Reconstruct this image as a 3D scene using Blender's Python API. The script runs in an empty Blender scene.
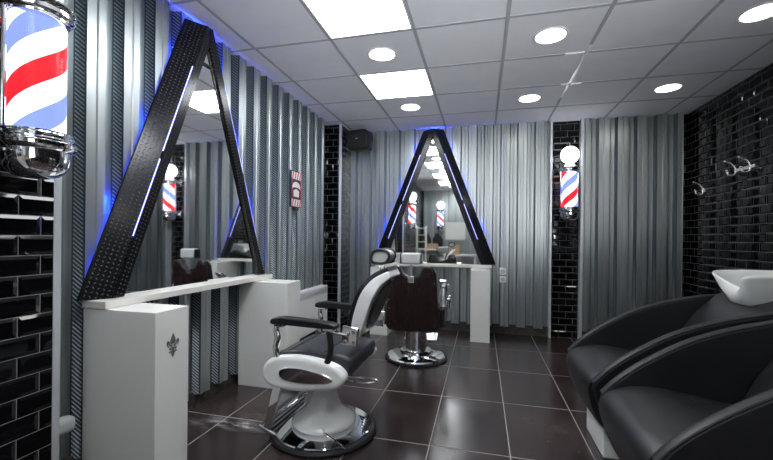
import bpy, bmesh, math, random
from mathutils import Vector, Matrix, Euler
random.seed(4)
PI = math.pi
scene = bpy.context.scene
COL = scene.collection

# ------------------------------------------------------------------ materials
def newmat(name):
    m = bpy.data.materials.new(name); m.use_nodes = True
    nt = m.node_tree; nt.nodes.clear()
    out = nt.nodes.new('ShaderNodeOutputMaterial')
    b = nt.nodes.new('ShaderNodeBsdfPrincipled')
    nt.links.new(b.outputs[0], out.inputs[0])
    return m, nt, b
def setp(b, col=None, rough=None, metal=None, **k):
    if col is not None: b.inputs['Base Color'].default_value = (*col, 1)
    if rough is not None: b.inputs['Roughness'].default_value = rough
    if metal is not None: b.inputs['Metallic'].default_value = metal
    for n, v in k.items():
        b.inputs[n.replace('_', ' ')].default_value = v
class G:
    """small node-graph helper"""
    def __init__(s, nt): s.nt = nt
    def n(s, t, **k):
        x = s.nt.nodes.new(t)
        for a, v in k.items(): setattr(x, a, v)
        return x
    def link(s, a, b): s.nt.links.new(a, b)
    def m(s, op, a, b=None, c=None):
        x = s.n('ShaderNodeMath', operation=op)
        for i, v in enumerate((a, b, c)):
            if v is None: continue
            if hasattr(v, 'is_linked') or hasattr(v, 'links'): s.link(v, x.inputs[i])
            else: x.inputs[i].default_value = v
        return x.outputs[0]
    def uv(s):
        t = s.n('ShaderNodeUVMap'); sp = s.n('ShaderNodeSeparateXYZ'); s.link(t.outputs[0], sp.inputs[0]); return sp.outputs[0], sp.outputs[1]
    def obj(s):
        t = s.n('ShaderNodeTexCoord'); return t.outputs['Object']
    def noise(s, scale, detail=3, vec=None, out='Fac'):
        x = s.n('ShaderNodeTexNoise'); x.inputs['Scale'].default_value = scale; x.inputs['Detail'].default_value = detail
        if vec is not None: s.link(vec, x.inputs['Vector'])
        return x.outputs[out]
    def ramp(s, f, stops):
        r = s.n('ShaderNodeValToRGB'); s.link(f, r.inputs[0])
        e = r.color_ramp.elements
        while len(e) < len(stops): e.new(.5)
        for q, (p, c) in zip(e, stops): q.position = p; q.color = (*c, 1)
        return r.outputs[0]
    def mixc(s, f, a, b):
        x = s.n('ShaderNodeMix', data_type='RGBA')
        s.link(f, x.inputs[0])
        for i, v in ((6, a), (7, b)):
            if isinstance(v, tuple): x.inputs[i].default_value = (*v, 1)
            else: s.link(v, x.inputs[i])
        return x.outputs[2]
    def bump(s, b, h, strength, dist):
        x = s.n('ShaderNodeBump'); x.inputs['Strength'].default_value = strength; x.inputs['Distance'].default_value = dist
        s.link(h, x.inputs['Height']); s.link(x.outputs[0], b.inputs['Normal'])
    def rng(s, f, a, b, c, d):
        x = s.n('ShaderNodeMapRange'); s.link(f, x.inputs[0])
        for i, v in enumerate((a, b, c, d)): x.inputs[i + 1].default_value = v
        return x.outputs[0]

def plain(name, col, rough=.5, metal=0, var=.06, nscale=6, bump=0, bscale=300, **k):
    m, nt, b = newmat(name); setp(b, col, rough, metal, **k); g = G(nt); o = g.obj()
    f = g.noise(nscale, 4, o)
    lo = tuple(c * (1 - var) for c in col); hi = tuple(min(1, c * (1 + var)) for c in col)
    g.link(g.ramp(f, [(.3, lo), (.7, hi)]), b.inputs['Base Color'])
    g.link(g.rng(f, .3, .7, max(.02, rough - .04), rough + .04), b.inputs['Roughness'])
    if bump: g.bump(b, g.noise(bscale, 3, o), bump, .002)
    return m
def emis(name, col, st, base=(.8, .8, .8)):
    m, nt, b = newmat(name); setp(b, base, .4); b.inputs['Emission Color'].default_value = (*col, 1)
    b.inputs['Emission Strength'].default_value = st; return m

def galv(name, hatch=False):
    m, nt, b = newmat(name); g = G(nt); o = g.obj()
    sp = g.n('ShaderNodeSeparateXYZ'); g.link(o, sp.inputs[0])
    mp = g.n('ShaderNodeMapping'); mp.inputs['Scale'].default_value = (5, 5, .8); g.link(o, mp.inputs[0])
    f = g.noise(1.0, 3, mp.outputs[0])
    col = g.ramp(f, [(.3, (.37, .405, .412)), (.7, (.46, .50, .505))])
    setp(b, None, .34, .85)
    g.link(g.rng(f, .3, .7, .30, .42), b.inputs['Roughness'])
    if hatch:
        u, v = g.uv()
        # slanted embossed strokes up the flank
        q = g.m('DIVIDE', g.m('ADD', v, g.m('MULTIPLY', u, .8)), .021)
        fr = g.m('ABSOLUTE', g.m('SUBTRACT', g.m('FRACT', q), .5))
        edge = g.m('ABSOLUTE', g.m('SUBTRACT', g.m('DIVIDE', u, .066), .5))
        on = g.m('MULTIPLY', g.rng(fr, .12, .22, 1, 0), g.rng(edge, .34, .38, 1, 0))
        col = g.mixc(on, (.11, .15, .18), (.55, .62, .66))
        g.bump(b, on, 1.0, .004)
    else:
        g.bump(b, f, .04, .004)
    g.link(col, b.inputs['Base Color'])
    return m

def tile_mat(name, W, Hh, col, grout, gw, bevel, rough, stagger=True, bdist=.004, mottle=False, bstr=1.0):
    m, nt, b = newmat(name); g = G(nt); u, v = g.uv()
    row = g.m('FLOOR', g.m('DIVIDE', v, Hh))
    uu = g.m('DIVIDE', u, W)
    if stagger: uu = g.m('ADD', uu, g.m('MULTIPLY', g.m('MODULO', row, 2.0), .5))
    fx = g.m('FRACT', uu); fy = g.m('FRACT', g.m('DIVIDE', v, Hh))
    dx = g.m('MULTIPLY', g.m('SUBTRACT', .5, g.m('ABSOLUTE', g.m('SUBTRACT', fx, .5))), W)
    dy = g.m('MULTIPLY', g.m('SUBTRACT', .5, g.m('ABSOLUTE', g.m('SUBTRACT', fy, .5))), Hh)
    d = g.m('MINIMUM', dx, dy)
    gr = g.rng(d, gw * .5, gw * .5 + .0006, 1, 0)
    o = g.obj()
    if mottle:
        n1 = g.noise(2.2, 6, o); n2 = g.noise(9, 6, o)
        cc = g.ramp(g.m('ADD', g.m('MULTIPLY', n1, .6), g.m('MULTIPLY', n2, .4)),
                    [(.35, tuple(c * .62 for c in col)), (.52, col), (.68, tuple(c * 1.7 for c in col))])
        # per-tile tone
        wn = g.n('ShaderNodeTexWhiteNoise', noise_dimensions='2D'); cb = g.n('ShaderNodeCombineXYZ')
        g.link(g.m('FLOOR', uu), cb.inputs[0]); g.link(row, cb.inputs[1]); g.link(cb.outputs[0], wn.inputs['Vector'])
        hsv = g.n('ShaderNodeHueSaturation'); g.link(cc, hsv.inputs['Color']); g.link(g.rng(wn.outputs[0], 0, 1, .8, 1.25), hsv.inputs['Value'])
        cc = hsv.outputs[0]
        g.link(g.mixc(gr, cc, grout), b.inputs['Base Color'])
        rr = g.rng(n1, .3, .7, rough - .03, rough + .05)
        g.link(g.m('MAXIMUM', rr, g.m('MULTIPLY', gr, .7)), b.inputs['Roughness'])
    else:
        g.link(g.mixc(gr, col, grout), b.inputs['Base Color'])
        g.link(g.m('ADD', rough, g.m('MULTIPLY', gr, .5)), b.inputs['Roughness'])
    h = g.rng(d, gw * .5, gw * .5 + bevel, 0, 1)
    wav = g.noise(5, 2, o)
    g.bump(b, g.m('ADD', h, g.m('MULTIPLY', wav, .25)), bstr, bdist)
    setp(b, None, None, 0)
    if not mottle: b.inputs['Specular IOR Level'].default_value = .36
    return m

def plate_mat():
    m, nt, b = newmat('black_chequer_plate'); g = G(nt); u, v = g.uv()
    s = .022
    pu = g.m('DIVIDE', u, s); pv = g.m('DIVIDE', v, s)
    par = g.m('MODULO', g.m('ABSOLUTE', g.m('ADD', g.m('FLOOR', pu), g.m('FLOOR', pv))), 2.0)
    sg = g.m('SUBTRACT', g.m('MULTIPLY', par, 2.0), 1.0)
    qx = g.m('SUBTRACT', g.m('FRACT', pu), .5); qy = g.m('MULTIPLY', g.m('SUBTRACT', g.m('FRACT', pv), .5), sg)
    a = g.m('ADD', qx, qy); c = g.m('SUBTRACT', qx, qy)
    e = g.m('ADD', g.m('POWER', g.m('ABSOLUTE', g.m('DIVIDE', a, .50)), 2.0), g.m('POWER', g.m('ABSOLUTE', g.m('DIVIDE', c, .19)), 2.0))
    mask = g.rng(e, .2, 1.0, 1, 0)
    setp(b, (.012, .012, .014), .20, .3)
    g.link(g.mixc(mask, (.007, .007, .009), (.15, .15, .16)), b.inputs['Base Color'])  # raised lozenges coloured paler to stand in for glints
    g.bump(b, mask, 1.0, .009)
    return m

def stripe_mat(st):
    m, nt, b = newmat('lit_barber_stripes'); g = G(nt); u, v = g.uv()   # u: turns, v: metres
    t = g.m('FRACT', g.m('ADD', g.m('DIVIDE', v, .35), u))
    t = g.m('FRACT', g.m('ADD', t, 20.0))
    r = g.n('ShaderNodeValToRGB'); r.color_ramp.interpolation = 'CONSTANT'; g.link(t, r.inputs[0])
    W = (.86, .90, 1.0, 1); R = (.80, .012, .02, 1); B = (.16, .22, .78, 1)
    e = r.color_ramp.elements; e[0].position = 0; e[0].color = W
    e[1].position = .25; e[1].color = R
    x = e.new(.50); x.color = W
    x = e.new(.75); x.color = B
    g.link(r.outputs[0], b.inputs['Base Color']); g.link(r.outputs[0], b.inputs['Emission Color'])
    b.inputs['Emission Strength'].default_value = st; b.inputs['Roughness'].default_value = .3
    return m

M = {}
M['galv'] = galv('galvanised_sheet'); M['galv_hatch'] = galv('embossed_galvanised_flank', True)
M['metro'] = tile_mat('black_metro_tile', .15, .0765, (.003, .003, .004), (.19, .19, .195), .0022, .013, .05, bdist=.006)
M['floor'] = tile_mat('dark_brown_floor_tile', .43, .686, (.040, .027, .027), (.36, .33, .32), .0045, .004, .21, stagger=False, bdist=.0012, mottle=True, bstr=.6)
M['plate'] = plate_mat()
M['ceil'] = plain('white_ceiling_board', (.82, .83, .87), .85, bump=.3, bscale=220, var=.02)
M['tbar'] = plain('white_grid_bar', (.44, .45, .48), .85, var=.02, Specular_IOR_Level=.1)
M['tbar_streak'] = plain('light_streak_grid_bar', (.95, .96, .99), .25, var=.01)  # paler, glossier bar colour that paints a streak of light
M['alu'] = plain('brushed_aluminium_trim', (.72, .76, .80), .35, .5)
M['chrome'] = plain('chrome', (.86, .87, .89), .06, 1, var=.02)
M['bright'] = plain('bright_polished_metal', (.9, .91, .94), .25, .75)
M['satin'] = plain('satin_steel', (.55, .56, .58), .3, 1)
M['white'] = plain('white_painted_board', (.74, .74, .72), .42, var=.02)
M['cream'] = plain('pale_shelf_board', (.72, .70, .66), .35, var=.03)
M['enamel'] = plain('white_enamel', (.90, .92, .92), .1, var=.02, Coat_Weight=.6)
M['ceramic'] = plain('white_ceramic', (.90, .92, .91), .12, var=.01, Coat_Weight=.5)
M['blk_leather'] = plain('charcoal_vinyl', (.013, .0135, .016), .42, bump=.25, bscale=260, var=.12)
M['blk_pad'] = plain('black_vinyl', (.010, .010, .013), .32, bump=.15, bscale=300, var=.1)
M['seat_leather'] = plain('slate_vinyl', (.035, .035, .046), .36, bump=.25, bscale=200, var=.12)
M['maroon'] = plain('very_dark_maroon_vinyl', (.020, .010, .011), .28, bump=.1, bscale=200, var=.1)
M['blk_plastic'] = plain('black_plastic', (.012, .012, .014), .4)
M['rubber'] = plain('black_rubber', (.012, .012, .013), .5)
M['grey_pl'] = plain('pale_grey_plastic', (.55, .57, .58), .4)
M['mirror'] = plain('mirror_glass', (.93, .95, .95), .0, 1, var=0)
M['panel'] = emis('light_panel_diffuser', (.93, .97, 1.0), 9.5)
M['dl'] = emis('downlight_lens', (1.0, .97, .88), 9.0)
M['white_trim'] = plain('white_lamp_ring', (.8, .8, .8), .4, var=.01)
M['led_line'] = emis('blue_white_led_line', (.20, .24, 1.0), 1.6)
M['led_back'] = emis('deep_blue_led', (.015, .05, 1.0), 80)
M['stripes'] = stripe_mat(1.15)
M['globe'] = emis('opal_globe', (.95, .97, 1.0), 3.0)
M['dirt'] = plain('dusty_dark_mortar', (.05, .045, .04), .8, var=.5, nscale=30, bump=.6, bscale=60)
M['red'] = plain('red_print', (.60, .03, .05), .4, var=.02)
M['offwhite'] = plain('off_white_print', (.75, .73, .73), .4, var=.02)
M['ink'] = plain('black_print', (.02, .02, .03), .4)
M['emblem'] = plain('grey_silver_print', (.17, .17, .18), .35, .4)
M['card'] = plain('brown_cardboard', (.42, .28, .16), .75)
M['cloth'] = plain('black_cape_cloth', (.012, .012, .013), .7, bump=.3, bscale=80)
M['screen'] = plain('dark_glass_screen', (.02, .025, .035), .08)
M['smear'] = None
gm, nt, b = newmat('clear_tube_glass'); setp(b, (1, 1, 1), .02, 0, IOR=1.1); b.inputs['Transmission Weight'].default_value = 1; M['glass'] = gm
def smear():
    m, nt, b = newmat('dusty_hair_clippings'); g = G(nt); o = g.obj()
    mp = g.n('ShaderNodeMapping'); mp.inputs['Scale'].default_value = (9, 22, 1); g.link(o, mp.inputs[0])
    f = g.noise(1.0, 6, mp.outputs[0]); setp(b, (.55, .53, .55), .7)
    u, v = g.uv()
    e = g.m('MULTIPLY', g.rng(g.m('ABSOLUTE', g.m('SUBTRACT', u, .5)), .15, .5, 1, 0), g.rng(g.m('ABSOLUTE', g.m('SUBTRACT', v, .5)), .05, .5, 1, 0))
    g.link(g.m('MULTIPLY', g.rng(f, .42, .7, 0, .75), e), b.inputs['Alpha'])
    return m
M['smear'] = smear()

# ------------------------------------------------------------------ mesh helpers
def box(bm, lo, hi, mi=0):
    x0, y0, z0 = lo; x1, y1, z1 = hi
    v = [bm.verts.new(p) for p in ((x0,y0,z0),(x1,y0,z0),(x1,y1,z0),(x0,y1,z0),(x0,y0,z1),(x1,y0,z1),(x1,y1,z1),(x0,y1,z1))]
    fs = [bm.faces.new([v[i] for i in q]) for q in ((0,3,2,1),(4,5,6,7),(0,1,5,4),(1,2,6,5),(2,3,7,6),(3,0,4,7))]
    for f in fs: f.material_index = mi
    return v
def obox(bm, c, ax, half):
    """oriented box: centre, three axes, half sizes"""
    c = Vector(c); A = [Vector(a).normalized() * h for a, h in zip(ax, half)]
    v = [bm.verts.new(c + A[0]*i + A[1]*j + A[2]*k) for k in (-1,1) for j in (-1,1) for i in (-1,1)]
    for q in ((0,2,3,1),(4,5,7,6),(0,1,5,4),(1,3,7,5),(3,2,6,7),(2,0,4,6)): bm.faces.new([v[i] for i in q])
def tube(bm, pts, r, n=12, caps=True, flat=1.0):
    pts = [Vector(p) for p in pts]; rs = r if isinstance(r, (list, tuple)) else [r] * len(pts)
    rings = []; up = None
    for i, p in enumerate(pts):
        t = (pts[min(i+1, len(pts)-1)] - pts[max(i-1, 0)]).normalized()
        if up is None: up = Vector((0,0,1)) if abs(t.z) < .9 else Vector((1,0,0))
        a = t.cross(up)
        if a.length < 1e-4: a = t.cross(Vector((0,1,0)))
        a.normalize(); b_ = a.cross(t).normalized(); up = b_
        rings.append([bm.verts.new(p + a*math.cos(2*PI*k/n)*rs[i] + b_*math.sin(2*PI*k/n)*rs[i]*flat) for k in range(n)])
    for a, c in zip(rings, rings[1:]):
        for k in range(n): bm.faces.new([a[k], a[(k+1)%n], c[(k+1)%n], c[k]])
    if caps: bm.faces.new(rings[0][::-1]); bm.faces.new(rings[-1])
def lathe(bm, prof, n=48, cx=0, cy=0, cz=0, uvl=None):
    """prof: (r, z) list. closed at r == 0"""
    rings = []
    for r, z in prof:
        if r <= 1e-6: rings.append([bm.verts.new((cx, cy, cz + z))])
        else: rings.append([bm.verts.new((cx + r*math.cos(2*PI*k/n), cy + r*math.sin(2*PI*k/n), cz + z)) for k in range(n)])
    for a, c in zip(rings, rings[1:]):
        for k in range(n):
            k2 = (k+1) % n
            if len(a) == 1 and len(c) == 1: continue
            if len(a) == 1: bm.faces.new([a[0], c[k2], c[k]])
            elif len(c) == 1: bm.faces.new([a[k], a[k2], c[0]])
            else: bm.faces.new([a[k], a[k2], c[k2], c[k]])
def prism(bm, poly, y0, y1, axis='y'):
    """extrude a polygon given in (x, z) along y (or (y,z) along x, or (x,y) along z)"""
    def P(a, b_, t): return {'y': (a, t, b_), 'x': (t, a, b_), 'z': (a, b_, t)}[axis]
    A = [bm.verts.new(P(a, c, y0)) for a, c in poly]; B = [bm.verts.new(P(a, c, y1)) for a, c in poly]
    bm.faces.new(A); bm.faces.new(B[::-1]); n = len(poly)
    for i in range(n): bm.faces.new([A[i], B[i], B[(i+1)%n], A[(i+1)%n]])
def spline(pts, per=8, closed=False):
    pts = [Vector(p) for p in pts]; n = len(pts); out = []
    rng_ = range(n) if closed else range(n-1)
    for i in rng_:
        if closed: p0, p1, p2, p3 = pts[i-1], pts[i], pts[(i+1)%n], pts[(i+2)%n]
        else: p0, p1, p2, p3 = pts[max(i-1,0)], pts[i], pts[i+1], pts[min(i+2,n-1)]
        for k in range(per):
            t = k/per
            out.append(.5*((2*p1)+(p2-p0)*t+(2*p0-5*p1+4*p2-p3)*t*t+(3*p1-p0-3*p2+p3)*t**3))
    if not closed: out.append(pts[-1])
    return out
def obj(name, bm, mats, parent=None, smooth=35, bevel=0, bseg=3, uv=None, subsurf=0):
    bmesh.ops.remove_doubles(bm, verts=bm.verts, dist=1e-6)
    bmesh.ops.recalc_face_normals(bm, faces=bm.faces)
    lay = bm.loops.layers.uv.new('UVMap') if not bm.loops.layers.uv.active else bm.loops.layers.uv.active
    for f in bm.faces:
        n = f.normal
        if uv == 'keep': break
        if uv is not None and uv != 'keep':
            ax = Vector(uv)                       # v runs along this axis
            tg = ax.cross(n)
            tg = tg.normalized() if tg.length > 1e-3 else Vector((1,0,0))
            vv = ax.normalized()
        elif abs(n.z) > .7: tg, vv = Vector((1,0,0)), Vector((0,1,0))
        else:
            tg = Vector((-n.y, n.x, 0)).normalized(); vv = Vector((0,0,1))
            if abs(tg.x) > .99: tg = Vector((1,0,0))
            if abs(tg.y) > .99: tg = Vector((0,1,0))
        for l in f.loops: l[lay].uv = (l.vert.co.dot(tg), l.vert.co.dot(vv))
    if smooth:
        lim = math.radians(smooth)
        for f in bm.faces: f.smooth = True
        for e in bm.edges:
            if len(e.link_faces) == 2:
                e.smooth = e.link_faces[0].normal.angle(e.link_faces[1].normal, 0) < lim
    me = bpy.data.meshes.new(name); bm.to_mesh(me); bm.free()
    if not isinstance(mats, (list, tuple)): mats = [mats]
    for m_ in mats: me.materials.append(m_)
    o = bpy.data.objects.new(name, me); COL.objects.link(o)
    if parent: o.parent = parent
    if bevel:
        md = o.modifiers.new('edge', 'BEVEL'); md.width = bevel; md.segments = bseg; md.limit_method = 'ANGLE'; md.angle_limit = math.radians(35)
        md.harden_normals = False
    if subsurf:
        md = o.modifiers.new('sub', 'SUBSURF'); md.levels = md.render_levels = subsurf
    return o
def B(): return bmesh.new()
def struct(name, bm, mats, parent=None, **k):
    o = obj(name, bm, mats, parent, **k)
    if parent is None: o['kind'] = 'structure'
    return o
def thing(name, label, cat, loc=(0,0,0), rotz=0, group=None):
    o = bpy.data.objects.new(name, None); COL.objects.link(o); o.empty_display_size = .1
    o.location = loc; o.rotation_euler = (0, 0, rotz); return tag(o, label, cat, group)
def tag(o, label, cat, group=None):
    o['label'] = label; o['category'] = cat
    if group: o['group'] = group
    return o
def dup(root, label, loc=None, rotz=None, skip=()):
    r = root.copy(); COL.objects.link(r); r['label'] = label
    if loc is not None: r.location = loc
    if rotz is not None: r.rotation_euler = (0, 0, rotz)
    def kids(a, b_):
        for ch in list(a.children):
            if ch.name.split('.')[0] in skip: continue
            c = ch.copy(); COL.objects.link(c); c.parent = b_; kids(ch, c)
    kids(root, r); return r

# ------------------------------------------------------------------ room
ZC = 2.557                      # ceiling
XL, XR, YB, YR = -1.83, 2.20, 4.815, -1.60   # corrugation peaks left, right tiles, back peaks, rear wall
DEP = .065

bm = B(); v = [bm.verts.new(p) for p in ((-2.1,-1.8,0),(2.4,-1.8,0),(2.4,5.1,0),(-2.1,5.1,0))]; bm.faces.new(v)
fl = obj('floor', bm, M['floor'], uv='keep'); fl['kind'] = 'structure'
# floor UV: joints fall at x = -.270 + .43 i, y = 1.434 + .686 j
uvl = fl.data.uv_layers[0].data
for l in fl.data.loops:
    c = fl.data.vertices[l.vertex_index].co; uvl[l.index].uv = (c.x + .270 + .43*20, c.y - 1.434 + .686*20)

def corrugate(bm, a0, a1, phase, place, z0, z1):
    """trapezoidal sheet from a0 to a1 along the wall; place(s, d) -> (x, y); d = depth towards the room"""
    P = .195
    prof = [(0,0),(.026,0),(.031,.006),(.040,.006),(.045,0),(.074,0),(.088,DEP),(.112,DEP),(.117,DEP-.007),(.140,DEP-.007),(.145,DEP),(.181,DEP)]
    pts = []; k = math.floor((a0 - phase)/P) - 1
    while phase + k*P < a1 + P:
        for s, d in prof: pts.append((phase + k*P + s, d))
        k += 1
    out = []
    for (s, d), (s2, d2) in zip(pts, pts[1:]):
        if s2 <= a0 or s >= a1: continue
        if s < a0: d = d + (d2-d)*(a0-s)/(s2-s); s = a0
        if s2 > a1: d2 = d + (d2-d)*(a1-s)/(s2-s); s2 = a1
        out.append(((s, d), (s2, d2)))
    uvl = bm.loops.layers.uv.active or bm.loops.layers.uv.new('UVMap')
    for (s, d), (s2, d2) in out:
        A, C = place(s, d), place(s2, d2)
        vs = [bm.verts.new((*A, z0)), bm.verts.new((*C, z0)), bm.verts.new((*C, z1)), bm.verts.new((*A, z1))]
        f = bm.faces.new(vs)
        fk = abs(d2-d) > .03
        f.material_index = 1 if fk else 0
        L = math.hypot(s2-s, d2-d)
        for l, q in zip(f.loops, ((0,z0),(L,z0),(L,z1),(0,z1))): l[uvl].uv = (q[0] + .001, q[1])

# left wall: backing, near tiled pier, corrugated sheet, far tiled pier
bm = B(); box(bm, (-2.05,-1.8,0), (XL-DEP-.01, 5.1, ZC)); wl = struct('wall_left', bm, M['metro'])
bm = B(); box(bm, (-2.0, -1.6, 0), (-1.68, 1.171, ZC)); struct('tiled_pier', bm, M['metro'], wl)
bm = B(); box(bm, (-2.0, 4.45, 0), (-1.70, 4.95, ZC)); struct('tiled_pier', bm, M['metro'], wl)
bm = B(); corrugate(bm, 1.205, 4.23, 1.367-.041, lambda s, d: (XL-DEP+d, s), .085, ZC); struct('corrugated_sheet', bm, [M['galv'], M['galv_hatch']], wl, uv='keep', smooth=0)
bm = B(); box(bm, (XL-DEP-.012, 1.19, 0), (XL-DEP+.02, 4.23, .1)); struct('wall_footing', bm, M['dirt'], wl)
# back wall
bm = B(); box(bm, (-2.1, YB+DEP+.008, 0), (2.5, 5.1, ZC)); wb = struct('wall_back', bm, M['metro'])
bm = B(); corrugate(bm, -1.70, .782, -.164-.086-.195*8, lambda s, d: (s, YB+DEP-d), .10, ZC); struct('corrugated_sheet', bm, [M['galv'], M['galv_hatch']], wb, uv='keep', smooth=0)
bm = B(); corrugate(bm, 1.125, 2.13, 1.01, lambda s, d: (s, YB+DEP-d), .10, ZC); struct('corrugated_sheet', bm, [M['galv'], M['galv_hatch']], wb, uv='keep', smooth=0)
for a, c in ((-1.70, .79), (1.12, 2.13)):
    bm = B(); box(bm, (a, YB+DEP-.02, 0), (c, YB+DEP+.012, .115)); struct('wall_footing', bm, M['dirt'], wb)
# right, rear
bm = B(); box(bm, (XR, -1.8, 0), (2.5, 5.1, ZC)); struct('wall_right', bm, M['metro'])
bm = B()
for lo, hi in (((-2.1,-1.9,0),(.30,YR,ZC)),((2.12,-1.9,0),(2.5,YR,ZC)),((.30,-1.9,0),(2.12,YR,.45)),((.30,-1.9,2.40),(2.12,YR,ZC))): box(bm, lo, hi)
wr = struct('wall_rear', bm, M['metro'])
bm = B()
for lo, hi in (((.30,-1.70,.45),(.35,YR+.02,2.40)),((2.07,-1.70,.45),(2.12,YR+.02,2.40)),((.35,-1.70,.45),(2.07,YR+.02,.50)),((.35,-1.70,2.35),(2.07,YR+.02,2.40)),((1.19,-1.70,.5),(1.23,YR+.02,2.35))): box(bm, lo, hi)
wn = struct('added_window_1', bm, M['alu'])  # window added in the unseen rear wall to let in fill light
bm = B(); box(bm, (.35,-1.66,.5), (2.07,-1.654,2.35)); obj('pane', bm, M['glass'], wn)
bm = B(); corrugate(bm, -1.64, .29, -1.7, lambda s, d: (s, YR+.005+d), .08, ZC); struct('corrugated_sheet', bm, [M['galv'], M['galv_hatch']], wr, uv='keep', smooth=0)
# trims
def trim(n, lo, hi):
    bm = B(); box(bm, lo, hi); struct('trim_%d' % n, bm, M['alu'], bevel=.003)
trim(1, (-1.70, 1.171, 0), (-1.678, 1.20, ZC))
trim(2, (-1.722, 4.437, 0), (-1.692, 4.463, ZC))
trim(3, (.775, YB-.012, 0), (.80, YB+DEP+.01, ZC))
trim(4, (1.105, YB-.012, 0), (1.135, YB+DEP+.01, ZC))
# ceiling
bm = B(); box(bm, (-2.1,-1.9,ZC), (2.5,5.1,ZC+.1)); ce = struct('ceiling', bm, M['ceil'])
gx = [-1.651 + .6*i for i in range(7)]; gy = [-1.682 + .6*j for j in range(12)]
bm = B()
for x in gx: box(bm, (x-.011, -1.6, ZC-.004), (x+.011, 4.88, ZC+.01))
for y in gy:
    if y < 4.88: box(bm, (-1.9, y-.011, ZC-.0035), (2.2, y+.011, ZC+.01))
struct('ceiling_grid', bm, M['tbar'], ce)
bm = B(); box(bm, (.749-.0115, 3.0, ZC-.0055), (.749+.0115, 4.05, ZC)); box(bm, (.60, 3.118-.0115, ZC-.0055), (.749, 3.118+.0115, ZC)); box(bm, (.68, 3.718-.0115, ZC-.0055), (.85, 3.718+.0115, ZC))
struct('grid_bar_light_streak', bm, M['tbar_streak'], ce)  # bar lengths recoloured pale to imitate the bright streak on the grid

# light panels
PN = [(1.918, 'large square light panel in the ceiling nearest the camera'), (3.118, 'smaller looking square light panel in the ceiling between two downlights'),
      (.718, 'square ceiling light panel overhead, just out of the photo, second from the back mirror in its reflection'), (-.482, 'square ceiling light panel behind the camera, above the rear counter')]
p0 = None
for y, lab in PN:
    if p0 is None:
        p0 = thing('ceiling_light_panel', lab, 'ceiling light', (-.751, y+.3, ZC), 0, 'square light panels')
        bm = B()
        for lo, hi in (((-.292,-.292,-.006),(.292,-.280,0)),((-.292,.280,-.006),(.292,.292,0)),((-.292,-.28,-.006),(-.28,.28,0)),((.28,-.28,-.006),(.292,.28,0))): box(bm, lo, hi)
        obj('panel_frame', bm, M['white_trim'], p0)
        bm = B(); box(bm, (-.281,-.281,-.005), (.281,.281,-.001)); obj('diffuser', bm, M['panel'], p0)
    else: dup(p0, lab, (-.751, y+.3, ZC))
# downlights
d0 = None
names = {-.751: 'between the square panels', .449: 'in the middle row', 1.649: 'in the row beside the tiled wall'}
for x in (-.751, .449, 1.649):
    for y, q in ((2.818, 'nearer'), (4.018, 'farther'), (1.618, 'just behind the picture edge'), (.418, 'above the camera'), (-.782, 'behind the camera')):
        if q == 'nearer': lab = 'round recessed downlight %s, the larger looking one' % names[x]
        elif q == 'farther': lab = 'recessed downlight %s, the smaller one by the back wall' % names[x]
        else: lab = 'downlight %s, %s' % ({-.751:'between square panels',.449:'in the middle row',1.649:'along the tiled wall'}[x], q)
        if d0 is None:
            d0 = thing('downlight', lab, 'ceiling light', (x, y, ZC), 0, 'round recessed downlights')
            bm = B(); lathe(bm, [(.094,0),(.098,-.004),(.106,-.007),(.114,-.005),(.116,0)], 40); obj('lamp_ring', bm, M['white_trim'], d0)
            bm = B(); lathe(bm, [(0,-.004),(.06,-.0045),(.096,-.002)], 40); obj('lens', bm, M['dl'], d0)
        else: dup(d0, lab, (x, y, ZC))

# ------------------------------------------------------------------ mirror in an A frame (local: x along wall, y = out of wall, z up)
ZB, ZT, HB, HT = .845, 2.518, .765, .122
def half(z): return HB + (HT-HB)*(z-ZB)/(ZT-ZB)
OFF, RD = .006, [(-.008,0),(-.006,.010),(.094,.078),(.099,.088),(.164,.084),(.170,.066)]
def a_frame(label, loc, rotz):
    t = thing('a_frame_mirror', label, 'mirror', loc, rotz, 'A-frame mirrors')
    zk = ZB + (HB-.170)/(HB-HT)*(ZT-ZB)
    for s in (-1, 1):
        bm = B(); rings = []
        for z in (ZB, zk, ZT):
            h = half(z); rings.append([bm.verts.new((s*max(h-o, 0), OFF+d, z)) for o, d in RD + [(.170, .0)]])
        for a, c in zip(rings, rings[1:]):
            for i in range(6): bm.faces.new([a[i], a[i+1], c[i+1], c[i]])
            bm.faces.new([a[6], a[0], c[0], c[6]])
        bm.faces.new(rings[0]); bm.faces.new(rings[-1])
        dirv = Vector((-s*(HB-HT), 0, ZT-ZB)).normalized()
        lg = obj('frame_leg', bm, M['plate'], t, smooth=0, uv=dirv)
        for za, zb in ((1.15, 1.58), (1.63, 2.20)):
            bm = B(); tube(bm, [(s*(half(z)-.0935), OFF+.083, z) for z in (za, zb)], .0032, 8); obj('led_strip', bm, M['led_line'], lg)
        bm = B(); tube(bm, [(s*(half(z)-.035), .004, z) for z in (.95, 2.50)], .005, 8); obj('rear_led_strip', bm, M['led_back'], lg)
        lg.children[-1]['label'] = 'deep blue strip light behind the frame'
    bm = B(); box(bm, (-.09, .0, ZT-.02), (.09, .010, ZT-.006)); obj('top_led_strip', bm, M['led_back'], t)
    bm = B(); prism(bm, [(-half(ZB)+.16, ZB), (half(ZB)-.16, ZB), (0, zk+.05)], .056, .070); obj('mirror_glass', bm, M['mirror'], t, smooth=0)
    bm = B(); zz = 2.27; tube(bm, [(-(half(zz)-.15), OFF+.075, zz), (half(zz)-.15, OFF+.075, zz)], .006, 8); obj('cross_bar', bm, M['blk_plastic'], t)
    return t
a_frame('A-shaped black chequer plate mirror on the side wall, beside the red and white sign', (XL, 2.143, 0), -PI/2)
a_frame('A-shaped black chequer plate mirror on the back wall behind the maroon chair', (-.60, YB, 0), PI)

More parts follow.
